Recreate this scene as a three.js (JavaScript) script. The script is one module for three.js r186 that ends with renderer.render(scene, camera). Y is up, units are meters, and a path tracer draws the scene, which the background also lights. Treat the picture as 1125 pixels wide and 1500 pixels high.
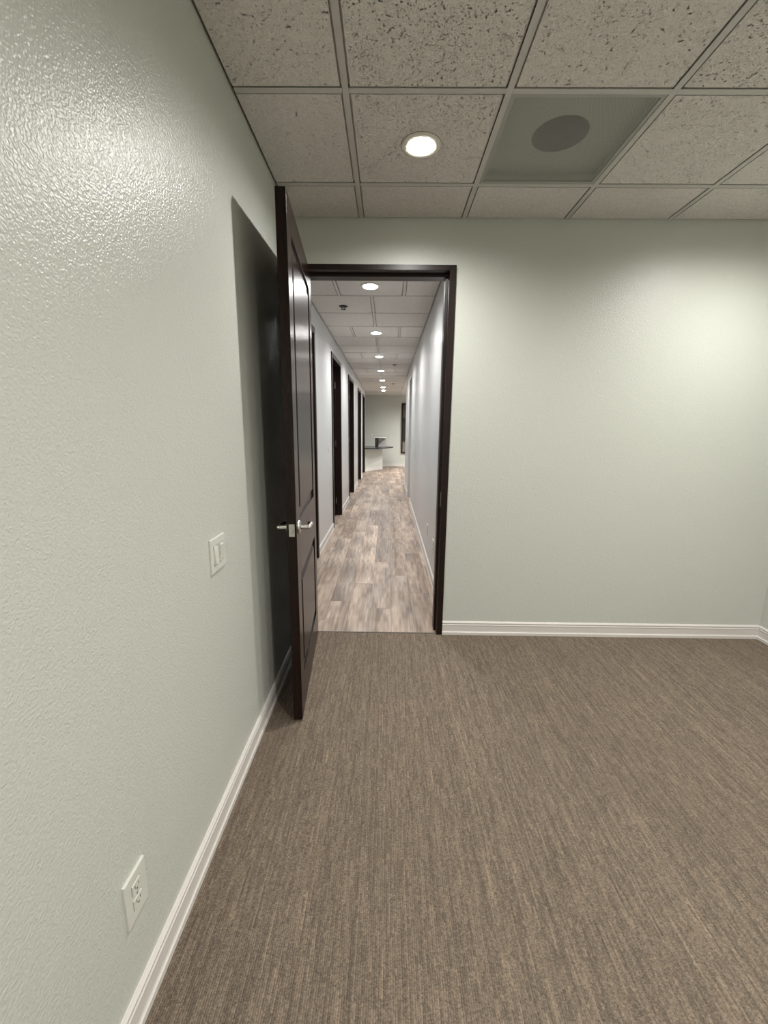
import * as THREE from 'three';
import { mergeGeometries } from 'three/addons/utils/BufferGeometryUtils.js';
import { RoundedBoxGeometry } from 'three/addons/geometries/RoundedBoxGeometry.js';

// ------------------------------------------------------------------ scene, camera, exposure
const scene = new THREE.Scene();
scene.background = new THREE.Color(0x000000);
const H = 2.68;                       // ceiling height
const T = 0.6096;                     // ceiling module
const camera = new THREE.PerspectiveCamera(101.57, 1125 / 1500, 0.05, 60);
camera.position.set(0.1742, 1.4483, 2.7907);
{
  const q = (x, y, z, a) => new THREE.Quaternion().setFromAxisAngle(new THREE.Vector3(x, y, z), a);
  const toCam = q(0, 0, 1, -0.0100).multiply(q(1, 0, 0, 0.1971)).multiply(q(0, 1, 0, -0.00823));
  camera.quaternion.copy(toCam.invert());
}
const renderer = new THREE.WebGLRenderer({ antialias: true });
renderer.toneMapping = THREE.LinearToneMapping;
renderer.toneMappingExposure = 1.0;
renderer.shadowMap.enabled = true;
const LAMP = { room: 11.2, hall: 12.5, angle: 83, warm: [1.0, 0.985, 0.96], cool: [1.0, 0.99, 0.985], size: 1.1 };

// ------------------------------------------------------------------ helpers
const counts = {};
function numbered(name) {
  const n = counts[name] = (counts[name] ?? -1) + 1;
  return n ? `${name}_${String(n).padStart(3, '0')}` : name;
}
function shade(o) { o.traverse((c) => { if (c.isMesh) { c.castShadow = true; c.receiveShadow = true; } }); return o; }
function tag(o, label, category, group, kind) {
  o.userData.label = label; o.userData.category = category;
  if (group) o.userData.group = group;
  if (kind) o.userData.kind = kind;
  return o;
}
function part(name, geometry, material, parent, label) {
  const m = new THREE.Mesh(geometry, material);
  m.name = name; m.castShadow = m.receiveShadow = true;
  if (label) m.userData.label = label;
  parent.add(m); return m;
}
function thing(name, pos = [0, 0, 0], ry = 0) {
  const g = new THREE.Group(); g.name = numbered(name); g.position.set(...pos); g.rotation.y = ry; scene.add(g); return g;
}
function struct(name, geometry, material, label, category) {
  const m = part(numbered(name), geometry, material, scene);
  return tag(m, label, category, null, 'structure');
}
const merge = (list) => mergeGeometries(list.map((g) => (g.index ? g.toNonIndexed() : g)));
function box(x0, x1, y0, y1, z0, z1, r = 0) {
  const g = r ? new RoundedBoxGeometry(x1 - x0, y1 - y0, z1 - z0, 2, r) : new THREE.BoxGeometry(x1 - x0, y1 - y0, z1 - z0);
  return g.translate((x0 + x1) / 2, (y0 + y1) / 2, (z0 + z1) / 2);
}
function poly(points, depth, bevel = 0) {
  const s = new THREE.Shape(points.map((p) => new THREE.Vector2(...p)));
  return new THREE.ExtrudeGeometry(s, { depth, bevelEnabled: bevel > 0, bevelThickness: bevel, bevelSize: bevel, bevelOffset: -bevel, bevelSegments: 2, curveSegments: 24 });
}
function rng(seed) { let s = seed >>> 0; return () => { s = (s + 0x6D2B79F5) >>> 0; let t = s; t = Math.imul(t ^ (t >>> 15), t | 1); t ^= t + Math.imul(t ^ (t >>> 7), t | 61); return ((t ^ (t >>> 14)) >>> 0) / 4294967296; }; }
// tileable value noise on an (nx, ny) lattice, sampled at u, v in 0..1
function lattice(nx, ny, seed) {
  const r = rng(seed), a = new Float32Array(nx * ny).map(() => r());
  const s = (t) => t * t * (3 - 2 * t);
  return (u, v) => {
    const x = ((u % 1) + 1) % 1 * nx, y = ((v % 1) + 1) % 1 * ny, i = Math.floor(x), j = Math.floor(y), fx = s(x - i), fy = s(y - j);
    const i0 = i % nx, i1 = (i + 1) % nx, j0 = (j % ny) * nx, j1 = ((j + 1) % ny) * nx;
    return (a[j0 + i0] * (1 - fx) + a[j0 + i1] * fx) * (1 - fy) + (a[j1 + i0] * (1 - fx) + a[j1 + i1] * fx) * fy;
  };
}
function texture(w, h, fn, srgb, rx = 1, ry = 1) {
  const d = new Uint8Array(w * h * 4);
  for (let y = 0, k = 0; y < h; y++) for (let x = 0; x < w; x++, k += 4) {
    const c = fn(x / w, y / h, x, y);
    if (typeof c === 'number') d[k] = d[k + 1] = d[k + 2] = Math.max(0, Math.min(255, c * 255));
    else for (let i = 0; i < 3; i++) d[k + i] = Math.max(0, Math.min(255, c[i]));
    d[k + 3] = 255;
  }
  const t = new THREE.DataTexture(d, w, h);
  t.magFilter = THREE.LinearFilter; t.minFilter = THREE.LinearMipmapLinearFilter; t.generateMipmaps = true;
  t.wrapS = t.wrapT = THREE.RepeatWrapping; t.repeat.set(rx, ry); t.anisotropy = 8;
  if (srgb) t.colorSpace = THREE.SRGBColorSpace;
  t.needsUpdate = true; return t;
}

// ------------------------------------------------------------------ materials
const M = {};
{ // orange-peel paint: 0.5 m of wall per tile
  const a = lattice(110, 110, 11), b = lattice(190, 190, 12), c = lattice(44, 44, 13);
  const peel = texture(1024, 1024, (u, v) => {
    const n = 0.46 * a(u, v) + 0.44 * b(u, v) + 0.10 * c(u, v);
    return Math.max(0, Math.min(1, (n - 0.25) * 1.9));
  }, false, 1 / 0.5, 1 / 0.5);
  const paint = (r, g, b2, rough) => new THREE.MeshStandardMaterial({ color: new THREE.Color().setRGB(r, g, b2), roughness: rough, bumpMap: peel, bumpScale: 0.0007 });
  M.wall = paint(0.56, 0.575, 0.52, 0.35);
  M.hallWall = paint(0.59, 0.602, 0.602, 0.28);
}
M.trim = new THREE.MeshStandardMaterial({ color: new THREE.Color().setRGB(0.66, 0.63, 0.59), roughness: 0.4 });
M.plastic = new THREE.MeshStandardMaterial({ color: new THREE.Color().setRGB(0.63, 0.63, 0.57), roughness: 0.35 });
M.slot = new THREE.MeshStandardMaterial({ color: new THREE.Color().setRGB(0.05, 0.05, 0.045), roughness: 0.7 });
M.deck = new THREE.MeshStandardMaterial({ color: new THREE.Color().setRGB(0.3, 0.3, 0.3), roughness: 1 });
M.bar = new THREE.MeshStandardMaterial({ color: new THREE.Color().setRGB(0.56, 0.55, 0.51), roughness: 0.5 });
M.chrome = new THREE.MeshStandardMaterial({ color: new THREE.Color().setRGB(0.72, 0.70, 0.66), roughness: 0.25, metalness: 1 });
M.strip = new THREE.MeshStandardMaterial({ color: new THREE.Color().setRGB(0.07, 0.055, 0.042), roughness: 0.5 });
M.black = new THREE.MeshStandardMaterial({ color: new THREE.Color().setRGB(0.012, 0.012, 0.012), roughness: 0.5 });
M.stone = new THREE.MeshStandardMaterial({ color: new THREE.Color().setRGB(0.018, 0.018, 0.02), roughness: 0.25 });
M.pane = new THREE.MeshStandardMaterial({ color: new THREE.Color().setRGB(0.02, 0.022, 0.018), roughness: 0.15 });
M.blind = new THREE.MeshStandardMaterial({ color: new THREE.Color().setRGB(0.085, 0.052, 0.045), roughness: 0.6 });
M.blindPale = new THREE.MeshStandardMaterial({ color: new THREE.Color().setRGB(0.20, 0.16, 0.14), roughness: 0.6 });
M.lampTrim = new THREE.MeshStandardMaterial({ color: new THREE.Color().setRGB(0.75, 0.72, 0.66), roughness: 0.45 });
const lens = (c, k) => new THREE.MeshStandardMaterial({ color: 0xffffff, roughness: 0.6, emissive: new THREE.Color().setRGB(...c), emissiveIntensity: k });
M.lensRoom = lens([1.0, 0.93, 0.80], 40);
M.lensHall = lens([1.0, 0.95, 0.88], 25);
{ // espresso lacquered wood
  const g1 = lattice(160, 6, 21), g2 = lattice(60, 3, 22), g3 = lattice(420, 24, 23);
  const grain = (u, v) => 0.45 * g1(u, v) + 0.35 * g2(u, v) + 0.2 * g3(u, v);
  const map = texture(1024, 512, (u, v) => { const n = grain(u, v); return [22 + 16 * n, 12 + 10 * n, 9 + 8 * n]; }, true, 1, 0.5);
  const bump = texture(1024, 512, grain, false, 1, 0.5);
  M.door = new THREE.MeshPhysicalMaterial({ map, roughness: 0.27, bumpMap: bump, bumpScale: 0.0001, specularIntensity: 0.55 });
  M.frame = new THREE.MeshPhysicalMaterial({ map, roughness: 0.36, specularIntensity: 0.6 });
}
{ // fissured mineral-fibre ceiling tiles
  const make = (seed, holes, fissures, depth) => {
    const N = 768, h = new Float32Array(N * N).fill(0), r = rng(seed);
    const dot = (cx, cy, rad, k) => { for (let y = Math.floor(cy - rad - 1); y <= cy + rad + 1; y++) for (let x = Math.floor(cx - rad - 1); x <= cx + rad + 1; x++) { const q = Math.hypot(x - cx, y - cy) / rad; if (q < 1) { const i = ((y + N) % N) * N + (x + N) % N; h[i] = Math.max(h[i], k * (1 - q * q * q)); } } };
    for (let i = 0; i < holes; i++) dot(r() * N, r() * N, 1.0 + r() * 1.9, 0.45 + 0.5 * r());
    for (let i = 0; i < fissures; i++) {
      let x = r() * N, y = r() * N, a = (r() - 0.5) * 1.6 + (r() < 0.25 ? Math.PI / 2 : 0); const n = 1 + Math.floor(r() * r() * 7), w = 1.7 + r() * 2.2;
      for (let k = 0; k < n; k++) { dot(x, y, w * (0.7 + 0.5 * r()), 0.6 + 0.4 * r()); a += (r() - 0.5) * 1.2; x += Math.cos(a) * w * 0.9; y += Math.sin(a) * w * 0.9; }
    }
    const n1 = lattice(190, 190, seed + 1), n2 = lattice(70, 70, seed + 2);
    const map = texture(N, N, (u, v) => { const k = 0.94 + 0.12 * (0.6 * n1(u, v) + 0.4 * n2(u, v)); return [219 * k, 215 * k, 209 * k]; }, true);
    const open = texture(N, N, (u, v, x, y) => (h[y * N + x] * depth > 0.22 ? 0 : 1), false);        // pin holes and fissures go right through the skin
    const bump = texture(N, N, (u, v) => 0.6 * n1(u, v) + 0.4 * n2(u, v), false);
    return { skin: new THREE.MeshStandardMaterial({ map, alphaMap: open, transparent: true, bumpMap: bump, bumpScale: 0.0008, roughness: 0.95, side: THREE.DoubleSide }), body: new THREE.MeshStandardMaterial({ map, roughness: 0.95 }) };
  };
  M.tiles = [make(31, 1900, 620, 1), make(41, 1500, 1150, 0.95), make(51, 1500, 430, 0.9)];
}
{ // carpet: loop pile with lengthwise streaks, 1.2 m per tile
  const N = 2048, r = rng(61), cols = 190, tone = [];
  for (let c = 0; c < cols; c++) { // every yarn row carries dashes of its own length and tone
    const row = new Float32Array(N), base = (r() - 0.5) * 0.26; let y = 0;
    const off = Math.floor(r() * N);
    while (y < N) { const len = 14 + Math.floor(r() * r() * 230), t = base + (r() - 0.5) * 0.52 + (r() < 0.08 ? 0.25 : 0); for (let k = 0; k < len && y < N; k++, y++) row[(y + off) % N] = t; }
    tone.push(row);
  }
  const wide = lattice(46, 3, 62), fuzz = lattice(700, 620, 63), loop = lattice(300, 420, 64);
  const at = (u, v, x, y) => {
    const wob = (wide(v * 0.5, u * 3) - 0.5) * 0.0016, cx = ((u + wob + 1) % 1) * cols, c = Math.floor(cx) % cols, f = cx - Math.floor(cx);
    const rib = Math.sin(Math.PI * f);                             // rounded yarn
    return [tone[c][y], rib, 0.55 * fuzz(u, v) + 0.45 * loop(u, v), wide(u, v)];
  };
  const map = texture(N, N, (u, v, x, y) => {
    const [t, rib, n, w] = at(u, v, x, y);
    const s = 0.95 + 0.37 * t + 0.60 * (n - 0.5) + 0.06 * (w - 0.5);
    return [112 * s, 99 * s, 85 * s];
  }, true, 1 / 1.2, 1 / 1.2);
  const bump = texture(N, N, (u, v, x, y) => { const [t, rib, n] = at(u, v, x, y); return 0.15 + 0.45 * rib + 0.3 * n + 0.12 * t; }, false, 1 / 1.2, 1 / 1.2);
  M.carpet = new THREE.MeshStandardMaterial({ map, bumpMap: bump, bumpScale: 0.003, roughness: 1 });
}
{ // weathered grey-brown vinyl planks: six lanes of grain side by side, a plank takes one
  const g1 = lattice(130, 5, 71), g2 = lattice(420, 22, 72), p1 = lattice(15, 4, 73), p2 = lattice(58, 14, 74), saw = lattice(12, 260, 75);
  const map = texture(1536, 1536, (u, v) => {
    const w = u + 0.006 * (p1(u, v) - 0.5), n = 0.22 * g1(w, v) + 0.12 * g2(w, v) + 0.32 * p1(w, v) + 0.28 * p2(w, v) + 0.06 * saw(u, v);
    const k = (n - 0.50) * 1.0, warm = (p1(u + 0.37, v + 0.2) - 0.5) * 5;
    return [144 + 140 * k + warm, 128 + 132 * k, 114 + 124 * k - warm];
  }, true);
  M.planks = [[1, 1, 1], [0.80, 0.79, 0.79], [1.18, 1.16, 1.14], [0.93, 0.90, 0.87], [0.16, 0.14, 0.12]].map((c) => new THREE.MeshStandardMaterial({ map, color: new THREE.Color().setRGB(...c), roughness: 0.5 }));
}

// ------------------------------------------------------------------ floors
const XL = -0.426, XR = 2.836, ZB = 5.23;       // the room: left wall, right wall, wall behind the camera
const HX = 0.61, HT = 0.13;                     // half width of the hallway, wall thickness
const ZH = -0.12;                               // hallway side of the doorway wall
const ZF = -13.65, DX0 = -0.385, DX1 = 0.536, DH = 2.392;  // far wall; clear doorway between the jambs
{
  const g = box(XL, XR, -0.1, 0, 0, ZB);
  const p = g.attributes.position, uv = g.attributes.uv;
  for (let i = 0; i < p.count; i++) uv.setXY(i, p.getX(i), p.getZ(i));
  struct('floor', g, M.carpet, 'brown ribbed loop carpet covering the near room floor', 'floor');
}
{
  const f = new THREE.Group(); f.name = 'floor_001'; scene.add(f);
  tag(f, 'weathered grey-brown wood plank floor of the long hallway', 'floor', null, 'structure');
  part('subfloor', merge([box(-HX - HT, HX + HT, -0.1, -0.0006, ZF, -0.003), ]), M.planks[4], f);
  part('lobby_floor', merge([box(-2.8, -HX - HT, -0.1, 0, ZF, -11.2), box(HX + HT, 3, -0.1, 0, ZF, -5)]), M.planks[0], f);
  part('transition_strip', box(DX0 + 0.001, DX1 - 0.001, -0.004, 0.0022, -0.012, -0.0005, 0.001), M.strip, f, 'thin dark strip between carpet and planks');
  const W = 0.1713, L = 1.218, e0 = 0.042, r = rng(81), share = {};
  const starts = { '-5': 0.1, '-4': -1.0, '-3': -0.2, '-2': -0.56, '-1': -0.98, 0: -0.42, 1: 0.01, 2: -0.75, 3: -0.3 };
  function plankShape(len, lane, v0, width) {
    const key = [len.toFixed(3), lane, v0, width.toFixed(3)].join();
    if (share[key]) return share[key];
    const g = box(0.0009, width - 0.0009, -0.0006, 0, -len + 0.0016, -0.0016);
    const p = g.attributes.position, uv = g.attributes.uv;
    for (let i = 0; i < p.count; i++) uv.setXY(i, (lane + 0.06 + 0.88 * p.getX(i) / W) / 6, v0 / 4 + p.getZ(i) / 1.6);
    return share[key] = g;
  }
  for (let k = -5; k <= 3; k++) {
    let z = starts[k]; while (z <= -0.004) z += L;
    for (; z > ZF; z -= L) {
      const za = Math.min(z, -0.0035), zb = Math.max(z - L, ZF);
      if (za - zb < 0.02) continue;
      const x0 = Math.max(e0 + k * W, -HX - HT), x1 = Math.min(e0 + (k + 1) * W, HX + HT);
      const m = part('plank', plankShape(za - zb, Math.floor(r() * 6), Math.floor(r() * 4), x1 - x0), M.planks[[0, 1, 2, 3, 0, 3, 1, 0][Math.floor(r() * 8)]], f);
      m.position.set(x0, 0, za);
    }
  }
}

// ------------------------------------------------------------------ walls
// outline in (s, y) with doorways cut from the floor up
function outline(s0, s1, y1, doors = []) {
  const p = [[s0, 0]];
  for (const [a, b, h] of doors) p.push([a, 0], [a, h], [b, h], [b, 0]);
  p.push([s1, 0], [s1, y1], [s0, y1]);
  return p;
}
const WT = H + 0.7;                                              // walls run past the hung ceiling to the deck
const across = (s0, s1, z, t, doors) => poly(outline(s0, s1, WT, doors), t).translate(0, 0, z - t);       // face at z, thickness behind it
const along = (z0, z1, x, t, doors = []) => poly(outline(-z0, -z1, WT, doors.map(([a, b, h]) => [-a, -b, h])), t).rotateY(Math.PI / 2).translate(x, 0, 0); // from z0 back to z1
struct('wall_back', across(XL - HT, XR + HT, 0, 0.12, [[DX0 - 0.02, DX1 + 0.02, DH + 0.012]]), M.wall, 'pale sage wall around the open doorway with a bright lamp scallop at right', 'wall');
struct('wall_left', along(ZB, 0, XL - HT, HT), M.wall, 'pale sage left wall with orange peel sheen, switch and outlet', 'wall');
struct('wall_right', along(ZB, 0, XR, HT), M.wall, 'sage wall at the far right edge of the room', 'wall');
struct('wall_front', across(XL - HT, XR + HT, ZB + HT, HT, []), M.wall, 'sage wall closing the room behind the camera', 'wall');
const hallDoors = [[-0.82, -1.765], [-3.16, -4.18], [-5.62, -6.72], [-8.15, -9.24], [-10.12, -11.18]];
const HD = 2.42;
struct('wall_left', along(ZH, -11.55, -HX - HT, HT, hallDoors.map(([a, b]) => [a, b, HD])), M.hallWall, 'pale hallway wall on the left with a row of dark door frames', 'wall');
struct('wall_right', along(ZH, -8.0, HX, HT, [[-5.40, -6.27, HD]]), M.hallWall, 'glossy pale hallway wall on the right showing vertical light streaks', 'wall');
struct('wall_end', across(-2.8, 3.0, ZF, HT, []), M.wall, 'grey wall at the far end of the hallway behind the counter', 'wall');
struct('wall_right', merge([along(-7.87, ZF, 3.0, HT), across(HX + HT, 3.0, -7.87, HT, [])]), M.hallWall, 'wall of the far lobby hidden to the right', 'wall');
struct('wall_left', merge([along(-11.42, ZF, -2.8 - HT, HT), across(-2.8, -HX - HT, -11.42, HT, [])]), M.hallWall, 'wall of the far lobby hidden to the left', 'wall');
struct('wall_right', merge([along(-5.2, -6.47, 1.75, HT), across(HX + HT, 1.75, -5.2, HT, []).translate(0, 0, HT), across(HX + HT, 1.75, -6.4, HT, [])]), M.hallWall, 'recess wall inside the plain opening on the right of the hallway', 'wall');
struct('ceiling_deck', merge([box(XL - HT, XR + HT, WT, WT + 0.1, 0, ZB + HT), box(-3, 3.2, WT, WT + 0.1, ZF - HT, 0)]), M.deck, 'structural deck hidden above the hung ceiling', 'ceiling');

// ------------------------------------------------------------------ hung ceilings
// a tile with a stepped edge: its field hangs into the opening and the rebate shows as a joint; pits in the skin open into a hollow
function tileShape(w, d) {
  const a = w / 2 - 0.008, c = d / 2 - 0.008;
  return merge([box(-a, a, 0.006, 0.012, -c, c), box(-w / 2, w / 2, 0.012, 0.02, -d / 2, d / 2), box(-a, -a + 0.002, 0, 0.006, -c, c), box(a - 0.002, a, 0, 0.006, -c, c), box(-a + 0.002, a - 0.002, 0, 0.006, -c, -c + 0.002), box(-a + 0.002, a - 0.002, 0, 0.006, c - 0.002, c)]);
}
const tileShapes = {};
function tile(parent, x0, x1, z0, z1, variant, turn) {
  const key = `${(x1 - x0).toFixed(3)},${(z1 - z0).toFixed(3)},${turn}`;
  if (!tileShapes[key]) {
    tileShapes[key] = [tileShape(x1 - x0, z1 - z0), new THREE.PlaneGeometry(x1 - x0 - 0.018, z1 - z0 - 0.018).rotateX(Math.PI / 2).translate(0, 0.0006, 0)];
    for (const g of tileShapes[key]) {
      const p = g.attributes.position, uv = g.attributes.uv;
      for (let i = 0; i < p.count; i++) { const a = [p.getX(i) / T + 0.5, p.getZ(i) / T + 0.5]; uv.setXY(i, ...[[a[0], a[1]], [-a[1], a[0]], [-a[0], -a[1]], [a[1], -a[0]]][turn]); }
    }
  }
  const m = part('ceiling_tile', tileShapes[key][0], M.tiles[variant].body, parent);
  m.position.set((x0 + x1) / 2, H + 0.001, (z0 + z1) / 2);
  part('fissured_face', tileShapes[key][1], M.tiles[variant].skin, m);
}
const barShape = (w, l) => merge([box(-w / 2, w / 2, 0, 0.0025, -l / 2, l / 2), box(-0.004, 0.004, 0.0025, 0.034, -l / 2, l / 2)]); // an upside-down T
const barShapes = {};
function bar(parent, x, z, len, lengthwise) {
  const g = barShapes[len.toFixed(3)] ??= barShape(0.024, len);
  const m = part('grid_bar', g, M.bar, parent);
  m.position.set(x, H, z); if (!lengthwise) m.rotation.y = Math.PI / 2;
}
const B = 0.0125;                                                // half a bar
{
  const c = new THREE.Group(); c.name = 'ceiling'; scene.add(c);
  tag(c, 'hung ceiling of fissured square tiles in a grid above the room', 'ceiling', null, 'structure');
  const xs = [XL, 0, T, 2 * T, 3 * T, 4 * T, XR], zs = [0]; for (let z = 0.350; z < ZB - 0.05; z += T) zs.push(z); zs.push(ZB);
  const r = rng(91);
  for (let i = 1; i < xs.length - 1; i++) bar(c, xs[i], ZB / 2, ZB - 0.002, true);
  for (let j = 0; j + 1 < zs.length; j++) for (let i = 0; i + 1 < xs.length; i++) {
    const x0 = i ? xs[i] + B - 0.001 : xs[i] + 0.004, x1 = i + 2 < xs.length ? xs[i + 1] - B + 0.001 : xs[i + 1] - 0.004;
    const z0 = j ? zs[j] + B - 0.001 : 0.004, z1 = j + 2 < zs.length ? zs[j + 1] - B + 0.001 : ZB - 0.004;
    const v = (i === 3 && j === 2) || r() < 0.25 ? 1 : r() < 0.5 ? 0 : 2;
    if (!(i === 2 && j === 1)) tile(c, x0, x1, z0, z1, v, Math.floor(r() * 4));
    if (j) bar(c, (xs[i] + xs[i + 1]) / 2, zs[j], xs[i + 1] - xs[i] - 0.025, false);
  }
}
{
  const c = new THREE.Group(); c.name = 'ceiling_001'; scene.add(c);
  tag(c, 'staggered hung tile ceiling running down the hallway', 'ceiling', null, 'structure');
  const r = rng(95); let z = ZH, k = -2;                          // row lines at -1.50 + n T
  const lines = [ZH, -0.281]; for (let q = -0.8906; q > ZF + 0.1; q -= T) lines.push(q); lines.push(ZF);
  for (let j = 0; j + 1 < lines.length; j++) {
    const z1 = lines[j] - (j ? B - 0.001 : 0.003), z0 = lines[j + 1] + B - 0.001;
    const light = (j - 2) % 3 === 0;                              // rows with a lamp carry a centred tile
    const cuts = light ? [-HX, -T / 2, T / 2, HX] : [-HX, 0, HX];
    for (let i = 0; i + 1 < cuts.length; i++) {
      tile(c, cuts[i] + (i ? B - 0.001 : 0.003), cuts[i + 1] - (i + 2 < cuts.length ? B - 0.001 : 0.003), z0, z1, r() < 0.5 ? 2 : 0, Math.floor(r() * 4));
      if (i) bar(c, cuts[i], (lines[j] + lines[j + 1]) / 2, lines[j] - lines[j + 1] - 0.025, true);
    }
    if (j) bar(c, 0, lines[j], 2 * HX - 0.002, false);
  }
  struct('ceiling', merge([box(HX, 3.0, H + 0.003, H + 0.02, ZF, -8.0), box(-2.8, -HX, H + 0.003, H + 0.02, ZF, -11.55), box(HX + HT, 1.75, H + 0.003, H + 0.02, -6.4, -5.2)]), M.tiles[2].body, 'plain tile ceiling of the far lobby beyond the hallway walls', 'ceiling').name = 'ceiling_002';
}

// ------------------------------------------------------------------ baseboards
const baseProfile = [[0, 0], [0.0155, 0], [0.0155, 0.019], [0.0115, 0.024], [0.0100, 0.031], [0.0100, 0.066], [0.0115, 0.074], [0.0085, 0.080], [0.0105, 0.086], [0.0105, 0.091], [0.0060, 0.097], [0.0040, 0.100], [0, 0.100]];
// run from (x0, z0) to (x1, z1); the board stands on the left of that direction
function baseRun(x0, z0, x1, z1) {
  const len = Math.hypot(x1 - x0, z1 - z0), g = poly(baseProfile, len);
  const d = [(x1 - x0) / len, (z1 - z0) / len];
  const m = new THREE.Matrix4().makeBasis(new THREE.Vector3(d[1], 0, -d[0]), new THREE.Vector3(0, 1, 0), new THREE.Vector3(d[0], 0, d[1]));
  return g.applyMatrix4(m.setPosition(x0, 0, z0));
}
struct('baseboard_left', baseRun(XL, 0.02, XL, ZB), M.trim, 'white moulded baseboard along the left wall beside the carpet', 'baseboard');
struct('baseboard_right', baseRun(XR, ZB, XR, 0), M.trim, 'white moulded baseboard turning the corner at far right', 'baseboard');
struct('baseboard_back', baseRun(XR, 0, 0.5765, 0), M.trim, 'white moulded baseboard under the wall right of the doorway', 'baseboard');
{
  const edges = [ZH, ...hallDoors.flatMap(([a, b]) => [a + 0.045, b - 0.045]), -11.55], g = [];
  for (let i = 0; i < edges.length; i += 2) g.push(baseRun(-HX, edges[i + 1], -HX, edges[i]));
  struct('baseboard_left', merge(g), M.trim, 'white baseboard pieces between the dark hallway doors on the left', 'baseboard');
  struct('baseboard_right', merge([baseRun(HX, ZH, HX, -5.40), baseRun(HX, -6.27, HX, -8.0)]), M.trim, 'white baseboard along the right side of the hallway', 'baseboard');
  struct('baseboard_end', baseRun(3.0, ZF, -2.8, ZF), M.trim, 'white baseboard at the foot of the far end wall', 'baseboard');
}

// ------------------------------------------------------------------ doorway and door
{
  const t = thing('trim');
  tag(t, 'dark espresso door frame around the open doorway to the hallway', 'door frame', null, 'structure');
  const jamb = (side) => { // profile across the wall: face lip, rebate, stop
    const x = side > 0 ? DX1 : DX0, s = side, pts = [[0.0405 * s, 0.012], [0.0405 * s, 0.016], [0.002 * s, 0.016], [0, 0.012], [0, -0.050], [-0.0155 * s, -0.052], [-0.0155 * s, -0.128], [0.0405 * s, -0.128], [0.0405 * s, -0.1205], [0.018 * s, -0.1205], [0.018 * s, 0.0005], [0.0405 * s, 0.0005]];
    const q = pts.map(([a, b]) => [a + x, -b]); if (s < 0) q.reverse();
    return poly(q, DH + 0.0315).rotateX(-Math.PI / 2);
  };
  part('jamb', jamb(1), M.frame, t); part('jamb', jamb(-1), M.frame, t);
  const hp = [[0.012, 0.0315], [0.016, 0.0315], [0.016, 0.002], [0.012, 0], [-0.050, 0], [-0.052, -0.0155], [-0.128, -0.0155], [-0.128, 0.0315], [-0.1205, 0.0315], [-0.1205, 0.011], [0.0005, 0.011], [0.0005, 0.0315]];
  part('head', poly(hp.map(([a, b]) => [-a, b + DH]).reverse(), DX1 - DX0 + 0.002).rotateY(Math.PI / 2).translate(DX0 - 0.001, 0, 0), M.frame, t);
  part('strike_plate', merge([box(DX1 - 0.0022, DX1 - 0.0002, 0.93, 1.03, -0.043, -0.014), box(DX1 - 0.0026, DX1 - 0.0012, 0.965, 0.995, -0.014, -0.004)]), M.chrome, t, 'metal strike plate');
}
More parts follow.
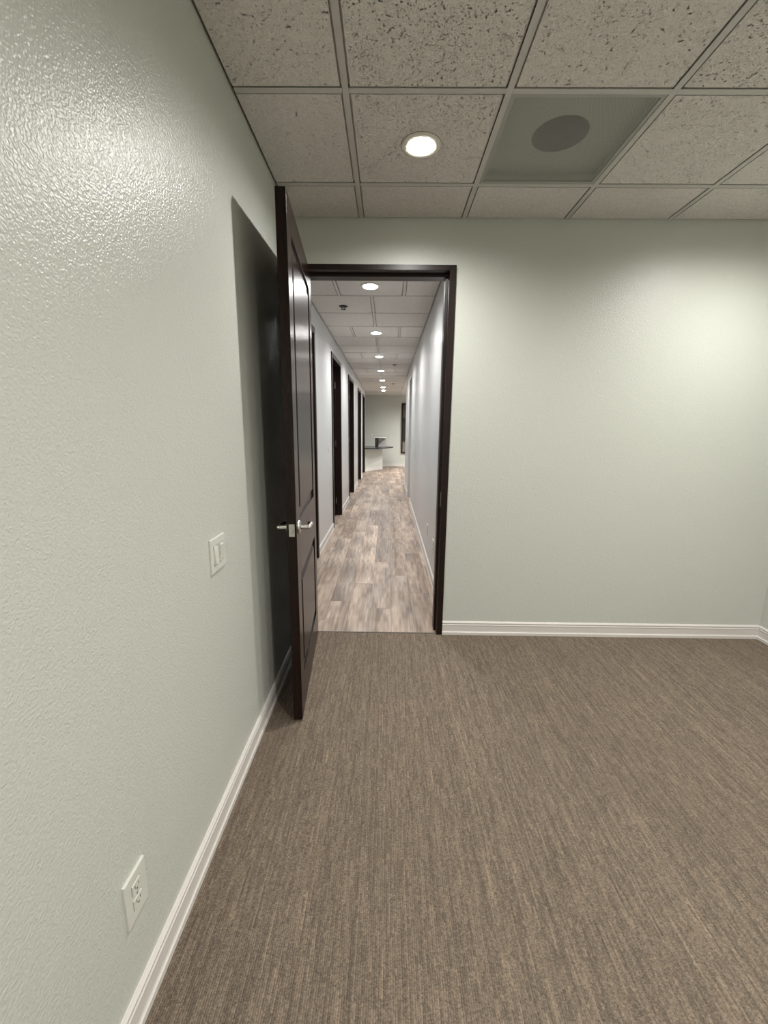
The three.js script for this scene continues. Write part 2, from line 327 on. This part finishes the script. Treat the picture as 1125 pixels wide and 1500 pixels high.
{
  const d = thing('door', [-0.364, 0.0, 0.0175], THREE.MathUtils.degToRad(-85.5)); d.name = 'door_1';
  tag(d, 'dark espresso two panel door standing open against the left wall', 'door', null, 'structure');
  const x0 = 0.003, x1 = 0.928, z0 = -0.052, z1 = -0.008, y0 = 0.010, y1 = 2.377, st = 0.112, g = 0.0008;
  const lock = [0.745, 1.015], bot = 0.20, top = y1 - 0.125;
  const uvGrain = (geo, turned) => { const p = geo.attributes.position, uv = geo.attributes.uv; for (let i = 0; i < p.count; i++) uv.setXY(i, ...(turned ? [p.getY(i), p.getX(i)] : [p.getX(i) + p.getZ(i), p.getY(i)])); return geo; };
  const slab = (a, b, c, e, r = 0.0022, dz = 0) => box(a, b, c, e, z0 + dz, z1 - dz, r);
  part('core', uvGrain(box(x0 + 0.02, x1 - 0.02, y0 + 0.02, y1 - 0.02, z0 + 0.011, z1 - 0.011)), M.door, d);
  part('stile', uvGrain(slab(x0, x0 + st, y0, y1)), M.door, d);
  part('stile', uvGrain(slab(x1 - st, x1, y0, y1)), M.door, d);
  for (const [a, b] of [[y0, bot], lock, [top, y1]]) part('rail', uvGrain(slab(x0 + st - 0.0005, x1 - st + 0.0005, a, b), true), M.door, d);
  for (const [a, b] of [[bot, lock[0]], [lock[1], top]]) {
    // raised field: a wide channel round it, then a steep bevel up to a flat centre
    const px0 = x0 + st + 0.044, px1 = x1 - st - 0.044, py0 = a + 0.044, py1 = b - 0.044, bev = 0.012;
    const ring = (m, z) => [[px0 + m, py0 + m, z], [px1 - m, py0 + m, z], [px1 - m, py1 - m, z], [px0 + m, py1 - m, z]];
    const quads = [], quad = (p, q, r, t) => quads.push(...p, ...q, ...r, ...p, ...r, ...t);
    for (const f of [1, -1]) {
      const base = f > 0 ? z1 - 0.0112 : z0 + 0.0112, up = f > 0 ? z1 - 0.0015 : z0 + 0.0015, o = ring(0, base), i = ring(bev, up);
      for (let k = 0; k < 4; k++) { const n = (k + 1) % 4; f > 0 ? quad(o[k], o[n], i[n], i[k]) : quad(o[n], o[k], i[k], i[n]); }
      f > 0 ? quad(i[0], i[1], i[2], i[3]) : quad(i[3], i[2], i[1], i[0]);
    }
    const pg = new THREE.BufferGeometry(); pg.setAttribute('position', new THREE.Float32BufferAttribute(quads, 3));
    pg.setAttribute('uv', new THREE.Float32BufferAttribute(new Float32Array(quads.length / 3 * 2), 2)); pg.computeVertexNormals();
    part('panel', uvGrain(pg), M.door, d);
  }
  // hardware
  part('latch_plate', merge([box(x1 - 0.0008, x1 + 0.0012, 0.958, 1.016, z0 + 0.009, z1 - 0.009), box(x1, x1 + 0.009, 0.975, 0.995, z0 + 0.016, z1 - 0.016, 0.002)]), M.chrome, d, 'brushed metal latch plate');
  const hx = x1 - 0.066, hy = 0.988;
  for (const side of [-1, 1]) {
    const face = side < 0 ? z0 : z1;
    const rose = new THREE.LatheGeometry([[0.0005, 0.011], [0.024, 0.010], [0.0305, 0.007], [0.0325, 0.002], [0.0325, 0], [0.0005, 0]].map((p) => new THREE.Vector2(...p)), 40).rotateX(side * Math.PI / 2).translate(hx, hy, face);
    const h = part('handle', rose, M.chrome, d, 'satin metal lever handle');
    const neck = new THREE.LatheGeometry([[0.0005, 0.058], [0.008, 0.057], [0.0105, 0.053], [0.0105, 0.014], [0.013, 0.009], [0.0005, 0.009]].map((p) => new THREE.Vector2(...p)), 28).rotateX(side * Math.PI / 2).translate(hx, hy, face);
    const z = face + side * 0.049;
    const curve = new THREE.CatmullRomCurve3([[0.004, 0, 0], [-0.02, 0.001, 0.0015 * side], [-0.06, 0.001, 0.003 * side], [-0.095, -0.003, 0.001 * side], [-0.114, -0.006, -0.012 * side]].map(([a, b, c]) => new THREE.Vector3(hx + a, hy + b, z + c)));
    const arm = new THREE.TubeGeometry(curve, 32, 0.0088, 14), cap = new THREE.SphereGeometry(0.0088, 14, 10), capA = cap.clone().translate(hx - 0.114, hy - 0.006, z - 0.012 * side), capB = cap.clone().translate(hx + 0.004, hy, z);
    part('lever', merge([neck, arm, capA, capB]), M.chrome, h);
  }
  for (const y of [0.22, 1.18, 2.12]) {
    const knuckle = new THREE.CylinderGeometry(0.0065, 0.0065, 0.1, 14).translate(-0.003, y, -0.001);
    part('hinge', merge([knuckle.toNonIndexed(), box(0.0012, 0.0032, y - 0.05, y + 0.05, -0.046, -0.003)]), M.chrome, d, 'metal butt hinge');
  }
}
// hallway doors on the left: dark frames with the leaf closed at the back of the reveal
const hallNames = ['half hidden behind the open door edge', 'nearest fully seen on the left hallway wall', 'second fully seen along the left hallway wall', 'third fully seen along the left hallway wall', 'last before the reception counter'];
hallDoors.forEach(([a, b], i) => {
  const t = thing('trim', [-HX, 0, 0]);
  tag(t, `dark hallway door frame, ${hallNames[i]}`, 'door frame', null, 'structure');
  const side = (z, s) => merge([box(-HT, 0.004, 0, HD - 0.001, Math.min(z, z - s * 0.02), Math.max(z, z - s * 0.02)), box(0.0004, 0.014, 0, HD + 0.04, Math.min(z + s * 0.042, z - s * 0.02), Math.max(z + s * 0.042, z - s * 0.02), 0.002), box(-HT + 0.045, -HT + 0.058, 0, HD - 0.02, Math.min(z - s * 0.02, z - s * 0.032), Math.max(z - s * 0.02, z - s * 0.032))]);
  part('jamb', side(a, 1), M.frame, t); part('jamb', side(b, -1), M.frame, t);
  part('head', merge([box(-HT, 0.004, HD - 0.02, HD - 0.001, b + 0.02, a - 0.02), box(0.0004, 0.014, HD - 0.02, HD + 0.04, b + 0.02, a - 0.02, 0.002)]), M.frame, t);
  const d = thing('door', [-HX - HT, 0, 0]); d.name = `door_${i + 2}`;
  tag(d, `closed dark hallway door set back in its frame, ${hallNames[i]}`, 'door', null, 'structure');
  part('leaf', box(0.0, 0.043, 0.008, HD - 0.024, b + 0.023, a - 0.023, 0.002), M.door, d);
  part('panel', merge([box(0.044, 0.050, 0.22, 0.78, b + 0.15, a - 0.15, 0.002), box(0.044, 0.050, 0.98, HD - 0.16, b + 0.15, a - 0.15, 0.002)]), M.door, d);
  const hinge = [];
  for (const y of [0.25, 1.2, 2.12]) hinge.push(box(0.047, 0.052, y - 0.05, y + 0.05, b + 0.0215, b + 0.0232, 0.0005), new THREE.CylinderGeometry(0.006, 0.006, 0.1, 10).translate(0.053, y, b + 0.027));
  part('hinge', merge(hinge), M.chrome, d, 'metal hinges');
});

// ------------------------------------------------------------------ lamps
const lampTrimShape = new THREE.LatheGeometry([[0.0575, -0.0015], [0.060, -0.0045], [0.068, -0.0060], [0.078, -0.0055], [0.0865, -0.003], [0.0885, 0.0005], [0.0575, 0.0005]].map((p) => new THREE.Vector2(...p)), 56);
const lensShape = new THREE.LatheGeometry([[0.0002, -0.0140], [0.020, -0.0136], [0.038, -0.0122], [0.050, -0.0098], [0.0565, -0.0062], [0.0578, -0.0030], [0.0578, 0.0003], [0.0002, 0.0003]].map((p) => new THREE.Vector2(...p)), 48);
function downlight(x, z, label, room, group) {
  const g = thing('recessed_light', [x, H + 0.0006, z]);
  tag(g, label, 'ceiling light', group);
  part('trim_ring', lampTrimShape, M.lampTrim, g);
  const l = part('lens', lensShape, room ? M.lensRoom : M.lensHall, g); if (!room) l.scale.set(1.12, 1.3, 1.12);
  const s = new THREE.SpotLight(0xffffff, room ? LAMP.room : x > 1 ? LAMP.hall * 2.8 : LAMP.hall, 0, THREE.MathUtils.degToRad(LAMP.angle), 1, 2);
  s.color.setRGB(...(room ? LAMP.warm : LAMP.cool)); s.name = 'lamp';
  s.position.set(0, room ? -0.017 : -0.021, 0); s.castShadow = true; s.shadow.radius = LAMP.size; s.shadow.mapSize.set(1024, 1024); s.shadow.bias = -0.0005;
  s.target.position.set(0, -1, 0); s.target.name = 'aim'; s.add(s.target); g.add(s);
  return g;
}
downlight(0.305, 0.655, 'glowing round recessed ceiling light in the near room, left of the air diffuser', true);
downlight(2.17, 0.735, 'recessed ceiling light beyond the right picture edge, washing the back wall', true);
downlight(0.98, 2.484, 'recessed ceiling light just right of the camera position', true);
downlight(2.134, 2.484, 'recessed ceiling light above and to the right of the camera', true);
downlight(0.305, 4.312, 'recessed ceiling light behind the camera on the left', true);
downlight(2.134, 4.312, 'recessed ceiling light behind the camera on the right', true);
['nearest to the doorway, cut close by the door head', 'second from the doorway', 'third from the doorway', 'fourth from the doorway', 'fifth from the doorway', 'sixth from the doorway', 'last and smallest, before the far wall'].forEach((s, i) => {
  downlight(0, i < 6 ? -1.212 - i * 1.8288 : -11.49, `round recessed hallway ceiling light, ${s}`, false, 'recessed lights along the hallway ceiling');
});
downlight(1.9, -10.4, 'recessed lobby ceiling light hidden right of the hallway', false);
downlight(1.9, -12.3, 'recessed lobby ceiling light hidden right, near the far wall', false);

// ------------------------------------------------------------------ perforated air diffuser
{
  const g = thing('air_diffuser', [1.5 * T, H, 0.350 + T / 2]);
  tag(g, 'grey perforated air diffuser panel with a round dark neck behind it', 'air vent');
  const P = T / 2 - 0.013, holes = texture(1024, 1024, (u, v) => {
    const n = 110, y = v * n, x = u * n + (Math.floor(y) % 2) * 0.5, q = Math.hypot(x - Math.floor(x) - 0.5, y - Math.floor(y) - 0.5);
    return q < 0.40 ? 0 : 1;
  }, false);
  const face = new THREE.MeshStandardMaterial({ color: new THREE.Color().setRGB(0.37, 0.37, 0.335), roughness: 0.5, alphaMap: holes, transparent: true, side: THREE.DoubleSide });
  part('perforated_face', new THREE.PlaneGeometry(2 * P - 0.03, 2 * P - 0.03).rotateX(Math.PI / 2).translate(0, 0.0035, 0), face, g);
  const rim = []; for (let i = 0; i < 4; i++) rim.push(box(i % 2 ? -P + 0.0172 : -P, i % 2 ? P - 0.0172 : P, 0.002, 0.011, P - 0.017, P).rotateY(i * Math.PI / 2));
  const pan = new THREE.MeshStandardMaterial({ color: new THREE.Color().setRGB(0.62, 0.62, 0.58), roughness: 0.6 });
  part('rim', merge(rim), new THREE.MeshStandardMaterial({ color: new THREE.Color().setRGB(0.37, 0.37, 0.335), roughness: 0.5 }), g);
  const s = new THREE.Shape([[-P, -P], [P, -P], [P, P], [-P, P]].map((p) => new THREE.Vector2(...p))); s.holes.push(new THREE.Path().absarc(0, 0, 0.119, 0, 2 * Math.PI, true));
  const sides = []; for (let i = 0; i < 4; i++) sides.push(box(i % 2 ? -P + 0.0032 : -P, i % 2 ? P - 0.0032 : P, 0.0112, 0.0438, P - 0.003, P).rotateY(i * Math.PI / 2));
  part('back_pan', merge([new THREE.ExtrudeGeometry(s, { depth: 0.002, bevelEnabled: false, curveSegments: 40 }).rotateX(Math.PI / 2).translate(0, 0.046, 0), ...sides]), pan, g);
  const duct = new THREE.MeshStandardMaterial({ color: new THREE.Color().setRGB(0.30, 0.30, 0.28), roughness: 0.6, side: THREE.DoubleSide });
  part('neck', merge([new THREE.CylinderGeometry(0.119, 0.119, 0.6, 48, 1, true).translate(0, 0.345, 0), new THREE.CylinderGeometry(0.1185, 0.1185, 0.002, 48).translate(0, 0.64, 0)]), duct, g, 'round dark duct neck');
}

// ------------------------------------------------------------------ sprinklers
[[-0.304, -1.846, 'dark fire sprinkler head in the hallway ceiling, nearest to the doorway'], [0.282, -5.79, 'dark fire sprinkler head in the hallway ceiling, middle one'], [0.296, -9.33, 'dark fire sprinkler head in the hallway ceiling, farthest one']].forEach(([x, z, label]) => {
  const g = thing('fire_sprinkler', [x, H + 0.001, z]); g.scale.set(1.25, 0.62, 1.25);
  tag(g, label, 'sprinkler', 'fire sprinklers in the hallway ceiling');
  part('escutcheon', new THREE.LatheGeometry([[0.0002, -0.012], [0.018, -0.012], [0.034, -0.007], [0.038, 0], [0.0002, 0]].map((p) => new THREE.Vector2(...p)), 28), M.black, g);
  const arms = []; for (const s of [-1, 1]) arms.push(new THREE.TubeGeometry(new THREE.CatmullRomCurve3([[0.008 * s, -0.010, 0], [0.016 * s, -0.022, 0], [0.012 * s, -0.036, 0], [0.002 * s, -0.046, 0]].map((p) => new THREE.Vector3(...p))), 12, 0.003, 8));
  part('frame_arms', merge(arms), M.black, g);
  const teeth = []; for (let k = 0; k < 10; k++) teeth.push(box(0.006, 0.021, -0.049, -0.047, -0.003, 0.003).rotateY(k * Math.PI / 5));
  part('deflector', merge([new THREE.CylinderGeometry(0.011, 0.011, 0.002, 20).translate(0, -0.048, 0), ...teeth]), M.black, g);
});

// ------------------------------------------------------------------ switches and outlets; local +z faces out of the wall
function plate(g, w, h, openings) { const o = [[-w / 2, -h / 2], [w / 2, -h / 2], [w / 2, h / 2], [-w / 2, h / 2]];
  const s = new THREE.Shape(o.map((p) => new THREE.Vector2(...p)));
  for (const [x, y, a, b] of openings) s.holes.push(new THREE.Path([[x - a, y - b], [x - a, y + b], [x + a, y + b], [x + a, y - b]].map((p) => new THREE.Vector2(...p))));
  part('face_plate', new THREE.ExtrudeGeometry(s, { depth: 0.0035, bevelEnabled: true, bevelThickness: 0.0025, bevelSize: 0.003, bevelOffset: -0.003, bevelSegments: 3 }), M.plastic, g);
}
function rocker(g, x, tilt) {
  part('switch_frame', merge([box(x - 0.0162, x - 0.0140, -0.0332, 0.0332, 0.001, 0.0072), box(x + 0.0140, x + 0.0162, -0.0332, 0.0332, 0.001, 0.0072), box(x - 0.0162, x + 0.0162, 0.0306, 0.0332, 0.001, 0.0072), box(x - 0.0162, x + 0.0162, -0.0332, -0.0306, 0.001, 0.0072)]), M.plastic, g);
  const p = part('rocker', box(-0.0135, 0.0135, -0.030, 0.030, -0.004, 0.0055, 0.0015), M.plastic, g); p.position.set(x, 0, 0.0045); p.rotation.x = tilt;
}
function wallSwitch(pos, ry, label, gangs) {
  const g = thing('light_switch', pos, ry); tag(g, label, 'light switch');
  const at = gangs === 2 ? [-0.023, 0.023] : [0];
  plate(g, gangs === 2 ? 0.122 : 0.074, 0.121, at.map((x) => [x, 0, 0.0168, 0.0336]));
  at.forEach((x, i) => rocker(g, x, i ? 0.09 : -0.06));
  part('back_box', box(at[0] - 0.0166, at.at(-1) + 0.0166, -0.033, 0.033, 0.0002, 0.0012), M.slot, g);
  return g;
}
function outlet(pos, ry, label) {
  const g = thing('wall_outlet', pos, ry); tag(g, label, 'outlet');
  plate(g, 0.080, 0.124, [[0, 0.0205, 0.0168, 0.0142], [0, -0.0205, 0.0168, 0.0142]]);
  for (const y of [0.0205, -0.0205]) {
    const f = part('socket_face', box(-0.0160, 0.0160, y - 0.0134, y + 0.0134, 0.0002, 0.0078, 0.001), M.plastic, g);
    part('slots', merge([box(-0.0078, -0.0058, y - 0.001, y + 0.0075, 0.0070, 0.0081), box(0.0058, 0.0076, y - 0.001, y + 0.0062, 0.0070, 0.0081), new THREE.CylinderGeometry(0.0026, 0.0026, 0.0011, 14).rotateX(Math.PI / 2).translate(0, y - 0.0068, 0.00755)]), M.slot, f, 'dark slots');
  }
  part('screw', new THREE.CylinderGeometry(0.0030, 0.0034, 0.0016, 14).rotateX(Math.PI / 2).translate(0, 0, 0.0064), M.chrome, g);
  return g;
}
wallSwitch([XL + 0.0005, 1.011, 1.379], Math.PI / 2, 'white two gang rocker light switch on the left wall beside the door', 2);
outlet([XL + 0.0005, 0.344, 1.987], Math.PI / 2, 'white duplex power outlet low on the left wall above the baseboard');
wallSwitch([-HX + 0.0005, 1.176, -2.74], Math.PI / 2, 'small light switch on the left hallway wall before the first dark door', 1);
wallSwitch([HX - 0.0005, 1.019, -4.19], -Math.PI / 2, 'small light switch on the right hallway wall beside the plain opening', 1);
outlet([HX - 0.0005, 0.377, -1.62], -Math.PI / 2, 'low power outlet on the right hallway wall, the farther one');
outlet([HX - 0.0005, 0.365, -1.02], -Math.PI / 2, 'low power outlet on the right hallway wall, close to the doorway frame');
wallSwitch([-0.45, 1.18, ZF + 0.0005], 0, 'light switch on the far wall, left of the raised counter shelf', 1);
wallSwitch([0.262, 1.14, ZF + 0.0005], 0, 'light switch on the far wall, right of the raised counter shelf', 1);

// ------------------------------------------------------------------ reception counter
{
  const g = thing('reception_counter', [-0.3, 0, -12.2]);
  tag(g, 'white reception counter with black stone top at the hallway end', 'counter');
  const L = (pts) => pts.map(([x, z]) => [x + 0.3, -(z + 12.2)]);
  const up = (pts, y0, y1, bevel) => poly(L(pts), y1 - y0 - 2 * (bevel || 0), bevel).rotateX(-Math.PI / 2).translate(0, y0 + (bevel || 0), 0);
  part('base', up([[-0.605, -11.52], [-0.03, -12.48], [-0.03, -13.05], [-1.1, -13.05], [-1.1, -11.56], [-0.62, -11.56]].reverse(), 0, 0.762), M.wall, g);
  part('plinth_board', baseRun(-0.03 + 0.3, -12.48 + 12.2, -0.595 + 0.3, -11.54 + 12.2), M.trim, g);
  part('countertop', up([[-0.605, -11.33], [-0.12, -11.43], [0.36, -12.62], [0.22, -13.1], [-1.15, -13.1], [-1.15, -11.56], [-0.605, -11.56]].reverse(), 0.762, 0.80, 0.003), M.stone, g, 'black stone countertop');
  // raised shelf
  part('side_panel', box(0.0, 0.12, 0.80, 1.115, -0.62, -0.22), M.black, g, 'dark side panel');
  part('back_panel', box(0.12, 0.40, 0.80, 1.115, -0.62, -0.58), M.trim, g);
  part('shelf_top', box(-0.02, 0.42, 1.115, 1.14, -0.66, -0.20, 0.003), M.plastic, g);
}
// ------------------------------------------------------------------ window on the far wall
{
  const g = thing('window', [0.68, 0.51, ZF]); g.name = 'window_1';
  tag(g, 'tall dark brown window on the far wall, mostly hidden by the hallway corner', 'window', null, 'structure');
  const W = 0.9, HH = 1.89, f = 0.05;
  part('window_frame', merge([box(0, f, 0, HH, 0.001, 0.05), box(W - f, W, 0, HH, 0.001, 0.05), box(f, W - f, 0, f, 0.001, 0.05), box(f, W - f, HH - f, HH, 0.001, 0.05)]), M.frame, g);
  for (const y of [0.49, 1.33]) part('mullion', box(f, W - f, y - 0.035, y + 0.035, 0.001, 0.05), M.black, g);
  part('pane', box(f, W - f, 0.525, 1.295, 0.006, 0.014), M.pane, g, 'dark glass pane');
  part('panel', box(f, W - f, f, 0.455, 0.006, 0.026), M.blindPale, g, 'pale brown lower panel');
  part('panel', box(f, W - f, 1.365, HH - f, 0.006, 0.026), M.blind, g, 'reddish brown upper panel');
}

shade(scene);
renderer.render(scene, camera);
